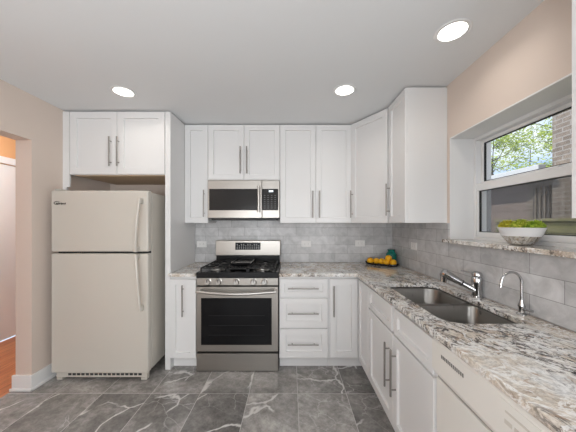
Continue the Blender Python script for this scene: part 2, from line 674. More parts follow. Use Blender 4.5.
def sash(name, x0, x1, za, zb, wst, wtop, wbot):
    a, b = y0+fw+.001, y1-fw-.001
    m = MB()
    m.box((x0, a, za), (x1, b, za+wbot), .003)
    m.box((x0, a, zb-wtop), (x1, b, zb), .003)
    m.box((x0, a, za+wbot), (x1, a+wst, zb-wtop), .003)
    m.box((x0, b-wst, za+wbot), (x1, b, zb-wtop), .003)
    s = m.build(name, 'vinyl', w)
    g = MB(); xm = (x0+x1)/2
    g.box((xm-.002, a+wst-.004, za+wbot-.004), (xm+.002, b-wst+.004, zb-wtop+.004))
    g.build('glass_pane', 'glass', s)
    g = MB(); e = .005
    for (p, q) in (((a+wst, za+wbot), (b-wst, za+wbot+e)), ((a+wst, zb-wtop-e), (b-wst, zb-wtop)),
                   ((a+wst, za+wbot), (a+wst+e, zb-wtop)), ((b-wst-e, za+wbot), (b-wst, zb-wtop))):
        g.box((xm-.007, p[0], p[1]), (xm+.007, q[0], q[1]))
    g.build('gasket', 'seal', s)
    return s


lower = sash('lower_sash', 1.392, 1.422, z0+.047, 1.667, .018, .050, .036)
upper = sash('upper_sash', 1.426, 1.456, 1.640, z1-fw-.001, .020, .022, .045)
m = MB(); m.box((1.395, 1.30, 1.6675), (1.42, 1.36, 1.679), .003); m.build('latch', 'vinyl', lower)
m = MB(); m.box((1.468, y0+fw+.001, z0+.047), (1.469, y1-fw-.001, 1.655)); m.build('insect_screen', 'screen', w)

# ------------------------------------------------------------------ ceiling lamps
for i, (x, y, lab) in enumerate(((-1.347, 2.017, 'round recessed ceiling lamp in front of the cabinet over the refrigerator'),
                                 (.431, 1.994, 'round recessed ceiling lamp near the corner cabinet'),
                                 (.896, 1.383, 'round recessed ceiling lamp nearest the window, above the sink'))):
    t = thing('recessed_lamp', (x, y, ZC), lab, 'lamp', 'recessed ceiling lamps')
    m = MB(); m.lathe((x, y, ZC), [(.072, -.001), (.090, -.001), (.093, -.004), (.088, -.008), (.070, -.006)], cap0=False, cap1=False)
    m.build('trim_ring', 'trim', t)
    m = MB(); m.lathe((x, y, ZC), [(.071, -.0015), (.071, -.004), (.05, -.0055), (.01, -.006)])
    m.build('lens', 'lens', t)
    lamp('recessed_lamp_light', 'AREA', (x, y, ZC-.014), (x, y, 0), 0.8, (1, .93, .84), shape='DISK', size=.12, spread=2.6)

# ------------------------------------------------------------------ cabinets
CB, CT = 1.380, 2.427       # wall cabinets: underside, top
YU = 2.680                  # wall cabinet carcass front; doors 20 mm proud
BACK, RIGHT = (0, -1, 0), (-1, 0, 0)
YW = YB-.0005


def cabinet(name, lab, cat, lo, hi, bev=.001, group=None):
    t = thing(name, ((lo[0]+hi[0])/2, (lo[1]+hi[1])/2, lo[2]), lab, cat, group)
    m = MB(); m.box(lo, hi, bev)
    c = m.build('carcass', 'cab', t)
    return t, c


def back_door(t, x0, x1, z0, z1, y, hx=None, hz=None, hl=.285, frame=.056, name='door', horiz=False):
    m = MB()
    m.panel((x0+.0015, y-.0005, z0+.0015), (1, 0, 0), BACK, x1-x0-.003, z1-z0-.003, .0195, frame)
    dr = m.build(name, 'cab', t)
    if hx is not None:
        pull(dr, (hx, y-.0205, hz), (1, 0, 0) if horiz else (0, 0, 1), BACK, hl)
    return dr


def right_door(t, ya, yb, z0, z1, x, hy=None, hz=None, hl=.285, frame=.056, name='door'):
    m = MB()
    m.panel((x-.0005, yb-.0015, z0+.0015), (0, -1, 0), RIGHT, yb-ya-.003, z1-z0-.003, .0195, frame)
    dr = m.build(name, 'cab', t)
    if hy is not None:
        pull(dr, (x-.0205, hy, hz), (0, 0, 1), RIGHT, hl)
    return dr


G = 'white wall cabinets'
# over the refrigerator
t, _ = cabinet('wall_cabinet', 'wide white two-door cabinet over the refrigerator', 'cabinet',
               (-2.0765, 2.368, 1.835), (-1.180, YW, CT), group=G)
back_door(t, -2.075, -1.630, 1.835, CT, 2.367, -1.683, 2.045, .275, .060)
back_door(t, -1.630, -1.181, 1.835, CT, 2.367, -1.610, 2.045, .275, .060)
m = MB(); m.box((-2.045, 2.375, 1.829), (-1.183, 2.93, 1.8345)); m.build('underside', 'ply', t)
m = MB(); m.box((XL+.0005, 2.349, .126), (-2.104, 2.367, 1.72)); m.box((XL+.0005, 2.349, 1.72), (-2.078, 2.367, CT)); pass
tag(m.build('filler_panel', 'cab'), 'white filler panel between the refrigerator and the left wall', 'panel')
m = MB(); m.box((-1.178, 2.349, .0005), (-1.128, YW, CT), .001)
tag(m.build('side_panel', 'cab'), 'tall white end panel standing on the right side of the refrigerator', 'panel')

HZ = CB+.045+.1425
t, _ = cabinet('wall_cabinet', 'narrow white single-door cabinet left of the microwave', 'cabinet',
               (-1.127, YU, CB), (-.879, YW, CT), group=G)
back_door(t, -1.127, -.879, CB, CT, YU, -.916, HZ+.02)
t, _ = cabinet('wall_cabinet', 'short white two-door cabinet right above the microwave', 'cabinet',
               (-.878, YU, 1.838), (-.113, YW, CT), group=G)
back_door(t, -.878, -.4955, 1.838, CT, YU, -.4955-.034, 2.045)
back_door(t, -.4955, -.113, 1.838, CT, YU, -.4955+.034, 2.045)
t, _ = cabinet('wall_cabinet', 'tall white two-door cabinet right of the microwave', 'cabinet',
               (-.112, YU, CB), (.652, YW, CT), group=G)
back_door(t, -.112, .270, CB, CT, YU, .270-.036, HZ+.01)
back_door(t, .270, .652, CB, CT, YU, .270+.036, HZ+.01)
# diagonal corner cabinet
XU = .906                   # right run carcass front
YD = 2.275
t = thing('corner_wall_cabinet', (1.0, 2.75, CB), 'white corner cabinet with one angled door above the orange tray', 'cabinet', G)
m = MB()
fp = [(.654, YW), (.654, YU), (XU, YD+.001), (XR-.0005, YD+.001), (XR-.0005, YW)]
m.loft([[V((x, y, CB)) for x, y in fp], [V((x, y, CT)) for x, y in fp]])
m.build('carcass', 'cab', t)
a, b = V((.654, YU, 0)), V((XU, YD+.001, 0))
u = (b-a).normalized(); n = V((u.y, -u.x, 0))
L = (b-a).length
m = MB(); m.panel(a+u*.010+V((0, 0, CB+.0015))+n*.0005, u, n, L-.024, CT-CB-.003, .0195, .058)
dr = m.build('door', 'cab', t)
pull(dr, a+u*.040+n*.0205+V((0, 0, HZ+.01)), (0, 0, 1), n, .285)
# right run
YE = 1.932
t, _ = cabinet('wall_cabinet', 'tall white cabinet with a plain end panel beside the window', 'cabinet',
               (XU, YE, CB), (XR-.0005, YD, CT), group=G)
right_door(t, YE+.001, YD-.012, CB, CT, XU, YD-.045, HZ+.02)
t, _ = cabinet('wall_cabinet', 'white wall cabinet past the window, cut off by the photo edge', 'cabinet',
               (XU-.002, .10, CB+.01), (XR-.0005, .789, CT), group=G)
right_door(t, .445, .789, CB+.01, CT, XU-.002)
right_door(t, .10, .445, CB+.01, CT, XU-.002)

# base cabinets
YF, XF = 2.356, .652
KZ, BZ = .105, .8835
GB = 'white base cabinets'


def base(lab, lo, hi, kick, name='base_cabinet'):
    t, c = cabinet(name, lab, 'cabinet', lo, hi, group=GB)
    m = MB(); m.box(*kick); m.build('toe_kick', 'cab', t)
    return t


t = base('narrow white single-door base cabinet left of the range', (-1.127, YF, KZ), (-.884, YW, BZ),
         ((-1.126, 2.415, .0005), (-.885, 2.44, KZ-.0005)))
back_door(t, -1.127, -.884, KZ+.01, .855, YF, -1.00, .66, .29, .05)
t = base('white three-drawer base cabinet right of the range', (-.106, YF, KZ), (.356, YW, BZ),
         ((-.105, 2.415, .0005), (.355, 2.44, KZ-.0005)))
for (za, zb, fr) in ((.688, .858, .042), (.402, .676, .056), (.118, .390, .056)):
    back_door(t, -.100, .350, za, zb, YF, .118, (za+zb)/2, .285, fr, 'drawer', True)
# corner base cabinet
YC = 2.035
t = thing('corner_base_cabinet', (1.0, 2.5, KZ), 'white corner base cabinet with two doors meeting at a right angle', 'cabinet', GB)
m = MB()
fp = [(.357, YW), (.357, YF), (XF, YF), (XF, YC), (XR-.0005, YC), (XR-.0005, YW)]
m.loft([[V((x, y, KZ)) for x, y in fp], [V((x, y, BZ)) for x, y in fp]])
m.build('carcass', 'cab', t)
m = MB()
m.box((.357, 2.415, .0005), (.714, 2.44, KZ-.0005)); m.box((.69, YC, .0005), (.714, 2.415, KZ-.0005))
m.build('toe_kick', 'cab', t)
back_door(t, .368, .630, .118, .858, YF, .402, .655, .285, .056)
right_door(t, YC, YF-.022, .118, .858, XF, frame=.05)
# sink base
YS0, YS1 = 1.103, 2.033
t = thing('sink_base_cabinet', (.93, 1.57, KZ), 'long white base cabinet under the sink with two doors', 'cabinet', GB)
m = MB()
m.box((XF, YS0, KZ), (XF+.019, YS1, BZ)); m.box((XF+.019, YS0, KZ), (XR-.0005, YS0+.018, BZ))
m.box((XF+.019, YS1-.018, KZ), (XR-.0005, YS1, BZ)); m.box((XF+.019, YS0+.018, KZ), (XR-.0005, YS1-.018, KZ+.018))
m.build('carcass', 'cab', t)
m = MB(); m.box((.69, YS0, .0005), (.714, YS1, KZ-.0005)); m.build('toe_kick', 'cab', t)
ym = 1.546
right_door(t, ym+.018, YS1-.004, .700, .862, XF, frame=.042, name='drawer_front')
right_door(t, YS0+.002, ym-.018, .700, .862, XF, frame=.042, name='drawer_front')
right_door(t, ym, YS1-.004, .118, .690, XF, ym+.048, .478, .28)
right_door(t, YS0+.002, ym, .118, .690, XF, ym-.0475, .478, .28)
t = base('white base cabinet past the dishwasher', (XF, -.25, KZ), (XR-.0005, .490, BZ),
         ((.69, -.25, .0005), (.714, .49, KZ-.0005)))
right_door(t, -.25, .488, .118, .862, XF)

# ------------------------------------------------------------------ countertops and sink
CZ = .914
m = MB(); m.box((-1.1275, 2.300, .884), (-.880, YB-.0105, CZ), .003)
tag(m.build('countertop', 'granite'), 'small granite countertop left of the range', 'countertop')
SX0, SX1, SY0, SY1 = .722, 1.108, 1.152, 1.925
m = MB()
out = [V(p) for p in ((-.106, 2.300, CZ), (.600, 2.300, CZ), (.612, 2.294, CZ), (.616, 2.282, CZ), (.616, -.25, CZ), (XR-.0105, -.25, CZ),
                      (XR-.0105, YB-.0105, CZ), (-.106, YB-.0105, CZ))]
hole = rrect(SX0, SX1, SY0, SY1, (.095, .030, .085, .022), CZ, 8)
es = []
for loop in (out, hole):
    vs = [m.bm.verts.new(p) for p in loop]
    es += [m.bm.edges.new((vs[i], vs[(i+1) % len(vs)])) for i in range(len(vs))]
bmesh.ops.triangle_fill(m.bm, use_beauty=True, use_dissolve=False, edges=es)
r = bmesh.ops.extrude_face_region(m.bm, geom=m.bm.faces[:])
for v in r['geom']:
    if isinstance(v, bmesh.types.BMVert):
        v.co.z -= .030
bmesh.ops.recalc_face_normals(m.bm, faces=m.bm.faces[:])
be = [e for e in m.bm.edges if len(e.link_faces) == 2 and abs(e.verts[0].co.z-e.verts[1].co.z) < 1e-5 and e.calc_face_angle() > 1.2]
bmesh.ops.bevel(m.bm, geom=be, offset=.003, segments=2, profile=.5, affect='EDGES')
tag(m.build('countertop', 'granite'), 'long granite countertop running round the corner with a sink cut into it', 'countertop')

t = thing('kitchen_sink', (.90, 1.49, .66), 'double-bowl stainless sink set under the granite countertop', 'sink')
for (ya, yb, rr) in ((1.545, SY1+.006, (.05, .05, .09, .04)), (SY0-.006, 1.515, (.10, .04, .05, .05))):
    m = MB()
    xa, xb = SX0-.006, SX1+.006
    rings = []
    for ins, z in ((-.014, .8795), (0, .8795), (.004, .872), (.010, .72), (.022, .698), (.05, .688), (.10, .686)):
        q = tuple(max(.012, k+.014 if ins < 0 else k-ins*.4) for k in rr)
        rings.append(rrect(xa+ins, xb-ins, ya+ins, yb-ins, q, z, 7))
    m.loft(rings, False, True, smooth=True)
    b = m.build('bowl', 'sink', t, split=False)
    m = MB(); cx, cy = (xa+xb)/2, (ya+yb)/2
    m.lathe((cx, cy, .687), [(.045, 0), (.043, .003), (.03, .002), (.025, .0005)])
    m.build('drain', 'chrome', b)

# ------------------------------------------------------------------ faucets
bx, by = 1.164, 1.56
t = thing('kitchen_faucet', (bx, by, CZ), 'chrome pull-out kitchen faucet with a fat spray head over the sink', 'faucet')
m = MB(); m.lathe((bx, by, CZ+.0005), [(.034, 0), (.034, .006), (.028, .012), (.027, .075), (.030, .085), (.030, .118), (.026, .128)])
m.build('faucet_body', 'chrome', t)
m = MB(); m.lathe((bx, by, CZ+.130), [(.027, 0), (.029, .01), (.024, .026), (.012, .032)])
hub = m.build('lever_hub', 'chrome', t)
m = MB(); m.tube([(bx, by, CZ+.150), (bx-.012, by+.06, CZ+.144), (bx-.022, by+.110, CZ+.146)], .006, 10, radii=[(.008, .010), (.005, .007), (.0055, .008)], flat=(0, 0, 1))
m.build('lever', 'chrome', hub)
m = MB()
p0, p1 = V((bx-.012, by, CZ+.045)), V((.990, by+.055, CZ+.142))
sp = [p0.lerp(p1, k) for k in (0, .12, .40, .42, .70, .95)]
m.tube(sp[:3], .014, 14, radii=[.020, .018, .0175])
m.build('spout', 'chrome', t)
m = MB(); m.tube([sp[2]+(sp[3]-sp[2])*.1, sp[3], p0.lerp(p1, .44)], .0205, 14); m.build('collar', 'dark', t)
m = MB(); m.tube([p0.lerp(p1, .44), sp[4], sp[5], p1, p1+(p1-p0).normalized()*.012], .017, 16, radii=[.0205, .024, .028, .031, .021])
hd = m.build('spray_head', 'chrome', t)
m = MB(); m.tube([p1+V((.004, 0, -.008)), p1+V((0, 0, -.035)), p1+V((-.002, 0, -.058))], .015, 14, radii=[.026, .020, .017])
m.build('nozzle', 'chrome', hd)

fx, fy = 1.172, 1.268
t = thing('filter_tap', (fx, fy, CZ), 'small chrome gooseneck tap on the counter past the sink', 'faucet')
m = MB(); m.lathe((fx, fy, CZ+.0005), [(.022, 0), (.022, .004), (.014, .010), (.014, .035), (.016, .042), (.010, .060), (.007, .075)], seg=20)
m.build('tap_body', 'chrome', t)
m = MB()
R = .051
m.tube([V((fx, fy, CZ+.065)), V((fx, fy, CZ+.12))]+arc((fx-R, fy, CZ+.163), R, 0, PI*.92, 14, (1, 0, 0), (0, 0, 1)) +
       [V((fx-2*R-.004, fy, CZ+.138))], .0062, 12)
m.build('gooseneck_spout', 'chrome', t)
m = MB(); m.tube([(fx, fy-.012, CZ+.030), (fx, fy-.03, CZ+.031), (fx, fy-.058, CZ+.036)], .006, 10, radii=[.007, .005, .007])
m.build('lever', 'chrome', t)

# ------------------------------------------------------------------ range
RX0, RX1 = -.876, -.112
RC = (RX0+RX1)/2
t = thing('gas_range', (RC, 2.63, 0), 'stainless gas range with black cooktop between the base cabinets', 'stove')
m = MB(); m.box((RX0+.004, 2.352, .035), (RX1-.004, 2.945, .868), .002); m.build('body', 'black', t)
for sx in (RX0+.05, RX1-.05):
    for sy in (2.40, 2.90):
        m = MB(); m.lathe((sx, sy, .0005), [(.018, 0), (.018, .036)], seg=12)
        m.build('levelling_foot', 'dark', t)
m = MB(); m.box((RX0, 2.318, .868), (RX1, 2.945, .922), .006); ct = m.build('cooktop', 'black', t)
m = MB(); m.box((RX0+.002, 2.322, .800), (RX1-.002, 2.354, .867), .003); kp = m.build('control_panel', 'steel_v', t)
for px in (207.8, 218.7, 236.3, 253.7, 264.5):
    x = (px-290.5)/107.9
    m = MB(); m.lathe((x, 2.3215, .834), [(.031, 0), (.031, .004), (.026, .006), (.0245, .026), (.021, .030)], BACK, 24)
    kb = m.build('knob', 'steel', t)
    m = MB(); m.box((x-.003, 2.286, .834), (x+.003, 2.2925, .857), .001); m.build('pointer', 'dark', kb)
# oven door
m = MB(); m.panel((RX0+.003, 2.350, .188), (1, 0, 0), BACK, RX1-RX0-.006, .600, .033, 0); od = m.build('oven_door', 'steel_v', t)
m = MB(); m.panel((-.829, 2.3165, .249), (1, 0, 0), BACK, .655, .436, .002, 0); m.build('oven_window', 'glassblk', od)
m = MB()
for k in range(3):
    m.box((-.76, 2.3135, .34+.09*k), (-.24, 2.3144, .343+.09*k))
m.build('oven_racks', 'iron', od)
m = MB()
hp = [V((RX0+.02+(RX1-RX0-.04)*k/14, 2.262-.022*math.sin(PI*k/14), .752+.004-.016*math.sin(PI*k/14))) for k in range(15)]
m.tube(hp, .012, 12, radii=[(.013, .011)]*15, flat=(0, 0, 1))
for k in (0, 14):
    m.tube([hp[k]+V((.012 if k == 0 else -.012, 0, 0)), hp[k]+V((.012 if k == 0 else -.012, .056, .002))], .010, 10)
m.build('oven_handle', 'steel', od)
m = MB(); m.panel((RX0+.003, 2.350, .006), (1, 0, 0), BACK, RX1-RX0-.006, .160, .030, 0); m.build('storage_drawer', 'steel_v', t)
# backguard
m = MB()
pr = [(2.945, .925), (2.835, .925), (2.850, 1.010), (2.850, 1.0105), (2.945, 1.0105)]
m.box((RX0+.030, 2.850, .9225), (RX1-.012, 2.945, 1.010), .002)
bgd = m.build('backguard', 'black', t)
m = MB(); m.box((RX0+.026, 2.838, 1.0105), (RX1-.002, 2.945, 1.182), .006); bs = m.build('backguard_panel', 'steel_v', bgd)
dx0, dx1, dz0, dz1 = -.626, -.340, 1.077, 1.160
m = MB(); m.box((dx0, 2.8345, dz0), (dx1, 2.8379, dz1), .001); m.build('display', 'glassblk', bgd)
m = MB()
for i in range(11):
    for j in range(4):
        if j == 3 and i % 3 == 1:
            continue
        x = dx0+.022+i*.0243
        z = dz0+.012+j*.0165
        m.box((x-.006, 2.8335, z-.0025), (x+.006, 2.8344, z+.0025))
m.build('keypad', 'key', bgd)
# burners, grates, griddle
for (x, y, r) in ((-.715, 2.46, .048), (-.715, 2.71, .042), (-.275, 2.46, .048), (-.275, 2.71, .042)):
    m = MB(); m.lathe((x, y, .9225), [(r+.020, 0), (r+.016, .004), (r, .006), (r, .013), (r-.006, .017), (.01, .018)], seg=24)
    m.build('burner', 'steel', ct)
    m = MB(); m.lathe((x, y, .941), [(r-.008, 0), (r-.008, .006), (r-.014, .009)], seg=24)
    m.build('burner_cap', 'grey', ct)


def grate(x0, x1):
    m = MB(); y0, y1 = 2.345, 2.825; z = .962; r = .0065
    e = lambda a, b: m.box(a, b, .0015, 1)
    e((x0, y0, z-.012), (x1, y0+.012, z)); e((x0, y1-.012, z-.012), (x1, y1, z))
    e((x0, y0, z-.012), (x0+.012, y1, z)); e((x1-.012, y0, z-.012), (x1, y1, z))
    e((x0, (y0+y1)/2-.006, z-.012), (x1, (y0+y1)/2+.006, z))
    for yc in (2.46, 2.71):
        xc = (x0+x1)/2
        for k in range(4):
            a = PI/4+k*PI/2
            p, q = V((xc+.03*math.cos(a), yc+.03*math.sin(a), z-.005)), V((xc+.125*math.cos(a), yc+.115*math.sin(a), z-.006))
            m.tube([p, q], r, 6)
        e((x0, yc-.006, z-.012), (xc-.03, yc+.006, z)); e((xc+.03, yc-.006, z-.012), (x1, yc+.006, z))
    for fx_ in (x0, x1-.012):
        for fy_ in (y0, y1-.012):
            m.box((fx_, fy_, .9225), (fx_+.012, fy_+.012, z-.011))
    return m.build('grate', 'iron', ct)


grate(RX0+.030, -.590)
grate(-.400, RX1-.030)
m = MB(); y0g, y1g = 2.345, 2.825
for x in (-.585, -.415):
    m.box((x, y0g, .935), (x+.012, y1g, .960), .0015, 1)
for y in (y0g, y1g-.012, 2.42):
    m.box((-.585, y, .945), (-.403, y+.012, .957), .0015, 1)
for x in (-.54, -.494, -.448):
    m.box((x-.004, y0g, .946), (x+.004, 2.46, .956), .001, 1)
for x in (-.585, -.415):
    for y in (y0g, y1g-.012):
        m.box((x, y, .9225), (x+.012, y+.012, .936))
m.build('centre_grate', 'iron', ct)
m = MB()
m.loft([rrect(-.592, -.396, 2.475, 2.800, .02, .9625, 4), rrect(-.598, -.390, 2.470, 2.806, .022, .985, 4),
        rrect(-.590, -.398, 2.478, 2.798, .018, .985, 4), rrect(-.584, -.404, 2.484, 2.792, .016, .972, 4)])
m.build('griddle', 'black', t)

# ------------------------------------------------------------------ microwave
mx0, mx1, mz0, mz1, my = -.874, -.1145, 1.432, 1.832, 2.632
t = thing('microwave', ((mx0+mx1)/2, 2.8, mz0-.03), 'stainless over-the-range microwave with a black window under short cabinet', 'microwave')
m = MB(); m.box((mx0+.002, my+.028, mz0-.006), (mx1-.002, YB-.0108, mz1+.003), .002); m.build('body', 'dark', t)
m = MB(); m.box((mx0+.03, my+.035, mz0-.022), (mx1-.03, YB-.03, mz0-.0065), .002); m.build('vent_grille', 'dark', t)
xs = mx0+.574
m = MB(); m.box((mx0, my, mz0), (xs-.0015, my+.027, mz1), .004); dr = m.build('door', 'steel_v', t)
m = MB(); m.panel((mx0+.018, my-.0003, mz0+.082), (1, 0, 0), BACK, .508, .226, .002, 0); m.build('door_window', 'mwglass', dr)
m = MB()
hx = mx0+.542
m.tube([(hx, my-.036, mz0+.062+.274*k/8) for k in range(9)], .010, 12, radii=[(.012, .009)]*9, flat=(1, 0, 0))
m.tube([(hx, my, mz0+.082), (hx, my-.036, mz0+.082)], .009, 10)
m.tube([(hx, my, mz0+.316), (hx, my-.036, mz0+.316)], .009, 10)
m.build('handle', 'steel', dr)
m = MB(); m.box((xs+.0005, my, mz0), (mx1, my+.027, mz1), .004); cp = m.build('control_panel', 'steel_v', t)
kx0, kx1, kz0, kz1 = xs-.012+.012, mx1-.016, mz0+.082, mz0+.308
m = MB(); m.panel((kx0+.002, my-.0003, kz0), (1, 0, 0), BACK, kx1-kx0, kz1-kz0, .002, 0); m.build('touch_panel', 'mwglass', cp)
m = MB()
for i in range(4):
    for j in range(7):
        x = kx0+.028+i*.037; z = kz0+.024+j*.022
        m.box((x-.008, my-.0031, z-.003), (x+.008, my-.0024, z+.003))
m.build('keypad', 'keydim', cp)
m = MB(); m.box((kx0+.072, my-.0031, kz1-.034), (kx0+.118, my-.0024, kz1-.016)); m.build('clock', 'lcd', cp)

# ------------------------------------------------------------------ refrigerator
RF0, RF1, FY, FT = -2.085, -1.239, 2.174, 1.663
t = thing('refrigerator', ((RF0+RF1)/2, 2.55, 0), 'almond top-freezer refrigerator in the white cabinet surround', 'refrigerator')
m = MB(); m.box((RF0+.004, FY+.073, .075), (RF1-.004, 2.90, FT-.012), .006); m.build('body', 'almond', t)
m = MB(); m.box((RF0+.012, FY+.060, .076), (RF1-.012, FY+.074, FT-.02)); m.build('door_gasket', 'seal', t)
m = MB(); m.box((RF0, FY, 1.129), (RF1, FY+.062, FT), .012, 3); fd = m.build('freezer_door', 'almond', t)
m = MB(); m.box((RF0, FY, .072), (RF1, FY+.062, 1.113), .012, 3); ld = m.build('fresh_food_door', 'almond', t)


def fridge_handle(pts, door):
    m = MB()
    m.tube(pts, .01, 12, radii=[(.013, .010)]*len(pts), flat=(1, 0, 0))
    for k in (0, len(pts)-1):
        z = .02 if pts[k][2] == min(p[2] for p in pts) else -.02
        p = V(pts[k])+V((0, 0, z))
        m.box((p.x-.013, p.y+.002, p.z-.022), (p.x+.013, FY-.0003, p.z+.022), .004)
    return m.build('handle', 'almond', door)


def hcurve(z0, z1, xa, xb, bend):
    r = []
    for k in range(17):
        s = k/16
        r.append((xa+(xb-xa)*s**bend, FY-.044-.016*math.sin(PI*s), z0+(z1-z0)*s))
    return r


fridge_handle(hcurve(1.590, 1.133, -1.288, -1.325, 1.0), fd)
fridge_handle(hcurve(.625, 1.109, -1.285, -1.322, 1.8), ld)
m = MB(); m.box((RF0+.02, FY+.010, FT+.0005), (RF0+.075, FY+.12, FT+.014), .005); m.build('hinge_cover', 'almond', t)
m = MB(); m.box((RF0+.03, FY+.020, .026), (RF1-.02, FY+.06, .070), .003); gr = m.build('toe_grille', 'almond', t)
m = MB()
for i in range(17):
    x = RF0+.135+i*.0385
    m.box((x, FY+.0186, .043), (x+.028, FY+.0199, .062))
m.build('grille_slots', 'dark', gr)
for x in (RF0+.030, RF1-.075):
    m = MB(); m.box((x, FY+.022, .0005), (x+.050, FY+.07, .022), .004); m.build('foot', 'almond', t)
# badge lettering
cu = bpy.data.curves.new('badge', 'FONT'); cu.body = 'Whirlpool'; cu.size = .021; cu.offset = .0007; cu.extrude = .0004; cu.shear = .25
to = bpy.data.objects.new('badge', cu); C.objects.link(to)
me = bpy.data.meshes.new_from_object(to.evaluated_get(bpy.context.evaluated_depsgraph_get()))
bpy.data.objects.remove(to)
b2 = bmesh.new(); b2.from_mesh(me); bpy.data.meshes.remove(me)
b2.transform(Matrix.Translation((RF0+.042, FY-.0008, 1.542)) @ Matrix.Rotation(PI/2, 4, 'X'))
m = MB(); m.add(b2)
sw = [V((RF0+.036+.05*math.cos(a)*.55+.020, FY-.0006, 1.5535+.013*math.sin(a))) for a in [PI*.15+PI*1.75*k/18 for k in range(19)]]
m.tube(sw, .002, 6, radii=[(.0008, .001+.0022*math.sin(PI*k/18)) for k in range(19)], flat=(0, 1, 0))
m.build('logo', 'black', fd)

# ------------------------------------------------------------------ dishwasher
t = thing('dishwasher', (.93, .80, 0), 'bisque dishwasher under the countertop beside the sink cabinet', 'dishwasher')
DY0, DY1 = .494, 1.099
m = MB(); m.box((.665, DY0, .10), (1.19, DY1, .880)); m.build('tub', 'dw', t)
m = MB()
m.box((.640, DY0+.001, .115), (.664, DY1-.001, .705), .004); dr = m.build('door_panel', 'dw', t)
m = MB()
m.loft([[V((x, y, z)) for x, z in ((.664, .722), (.636, .722), (.622, .745), (.622, .868), (.628, .876), (.664, .876))]
        for y in (DY0+.001, DY1-.001)])
cp = m.build('control_panel', 'dw', t)
m = MB(); m.box((.646, DY0+.004, .706), (.664, DY1-.004, .7215)); m.build('grip_recess', 'dwgrey', t)
m = MB()
for i in range(13):
    y = 1.030-i*.0105
    m.box((.6205, y-.0055, .820), (.6218, y, .834))
m.build('vent_slots', 'vent', cp)
m = MB(); m.box((.6190, .556, .775), (.6219, .742, .862), .001); kb = m.build('keypad', 'dw', cp)
m = MB()
for i in range(5):
    m.box((.6175, .570+i*.032, .800), (.6189, .594+i*.032, .812))
m.box((.6175, .58, .832), (.6189, .72, .838))
m.build('buttons', 'almond', cp)
m = MB(); m.box((.700, DY0, .0005), (.72, DY1, .099)); m.build('toe_panel', 'dw', t)

# ------------------------------------------------------------------ outlets
GO = 'horizontal white outlets on the tile'


def outlet(c, u, n, lab):
    c, u, n = V(c), V(u), V(n)
    t = thing('wall_outlet', c, lab, 'outlet', GO)
    m = MB(); m.panel(c-u*.0575-V((0, 0, .036))+n*.0003, u, n, .115, .072, .005, 0); m.build('plate', 'plastic', t)
    for s in (-1, 1):
        m = MB(); o = c+u*(s*.021)+n*.0055
        m.panel(o-u*.015-V((0, 0, .0165)), u, n, .030, .033, .0015, 0); r = m.build('receptacle', 'plastic', t)
        m = MB()
        for dz in (-.0065, .0065):
            m.panel(o-u*.004+V((0, 0, dz-.001))+n*.0016, u, n, .009, .002, .0004, 0)
        m.build('slots', 'dark', r)


YT = YB-.0105
outlet((-1.047, YT, 1.130), (1, 0, 0), BACK, 'white outlet on the tile left of the range')
outlet((.187, YT, 1.135), (1, 0, 0), BACK, 'white outlet on the tile right of the range, above the drawers')
outlet((.820, YT, 1.140), (1, 0, 0), BACK, 'white outlet on the back tile above the tray of oranges')
outlet((XR-.0105, 2.43, 1.155), (0, -1, 0), RIGHT, 'white outlet on the window-side tile wall before the sill')

# ------------------------------------------------------------------ tray of oranges and jar
ta = V((.862, 2.868, 0)); tb = V((1.140, 2.640, 0)); tcn = (ta+tb)/2
tu = (tb-ta).normalized(); tn = V((-tu.y, tu.x, 0))
TL = (tb-ta).length
m = MB()


def boat(l, wd, z, n=28):
    pts = []
    for k in range(n):
        a = 2*PI*k/n
        c_, s_ = math.cos(a), math.sin(a)
        e = .62
        p = tcn+tu*(l/2*math.copysign(abs(c_)**e, c_))+tn*(wd/2*math.copysign(abs(s_)**.8, s_))
        pts.append(V((p.x, p.y, z+.010*abs(c_)**3*(z > CZ+.012))))
    return pts


m.loft([boat(TL*.86, .070, CZ+.0005), boat(TL*.96, .100, CZ+.010), boat(TL+.01, .118, CZ+.024), boat(TL-.002, .108, CZ+.024), boat(TL*.9, .084, CZ+.009)], smooth=True)
tag(m.build('fruit_tray', 'tray', split=False), 'long black tray holding oranges in the counter corner', 'tray')


def orange_at(s, off, z, r):
    c = tcn+tu*s+tn*off
    return V((c.x, c.y, z)), r


root = None
for (s, off, z, lab) in ((-.115, -.004, .0085, 'orange at the far left tip of the black tray'),
                         (-.052, .004, .0085, 'orange second from the far left tip of the tray'),
                         (.000, .014, .0085, 'orange at the middle of the tray, partly behind another'),
                         (.052, -.010, .0085, 'orange in the front row second from the right end of the tray'),
                         (.068, .012, .050, 'orange lying on top of the others near the jar'),
                         (.118, -.002, .0085, 'orange at the right end of the black tray')):
    p, _ = orange_at(s*1.08, off, CZ+z, .034)
    if root is None:
        root = thing('orange', p, lab, 'orange', 'oranges on the black tray')
        m = MB()
        R = .0355
        m.lathe(p, [(.004, .003), (R*.38, .003)]+[(R*math.sin(a), R*.96*(1-math.cos(a))) for a in [.45+i*(PI-.5)/14 for i in range(15)]], seg=24)
        m.build('peel', 'orange', root, split=False)
        m = MB(); m.lathe(p+V((0, 0, 2*R*.96-.002)), [(.004, 0), (.0025, .003)], seg=8); m.build('stem', 'stemgreen', root)
    else:
        copy_tree(root, p, lab)
jx, jy = 1.139, 2.825
t = thing('glass_jar', (jx, jy, CZ), 'teal glass jar standing behind the oranges in the corner', 'jar')
m = MB(); m.lathe((jx, jy, CZ+.0005), [(.030, 0), (.045, .004), (.054, .03), (.057, .085), (.055, .115), (.044, .136), (.036, .142)], seg=30); m.build('body', 'teal', t)
m = MB(); m.lathe((jx, jy, CZ+.1428), [(.036, 0), (.036, .004), (.036, .014), (.040, .018), (.040, .026), (.034, .027)], seg=30); m.build('neck', 'teal', t)

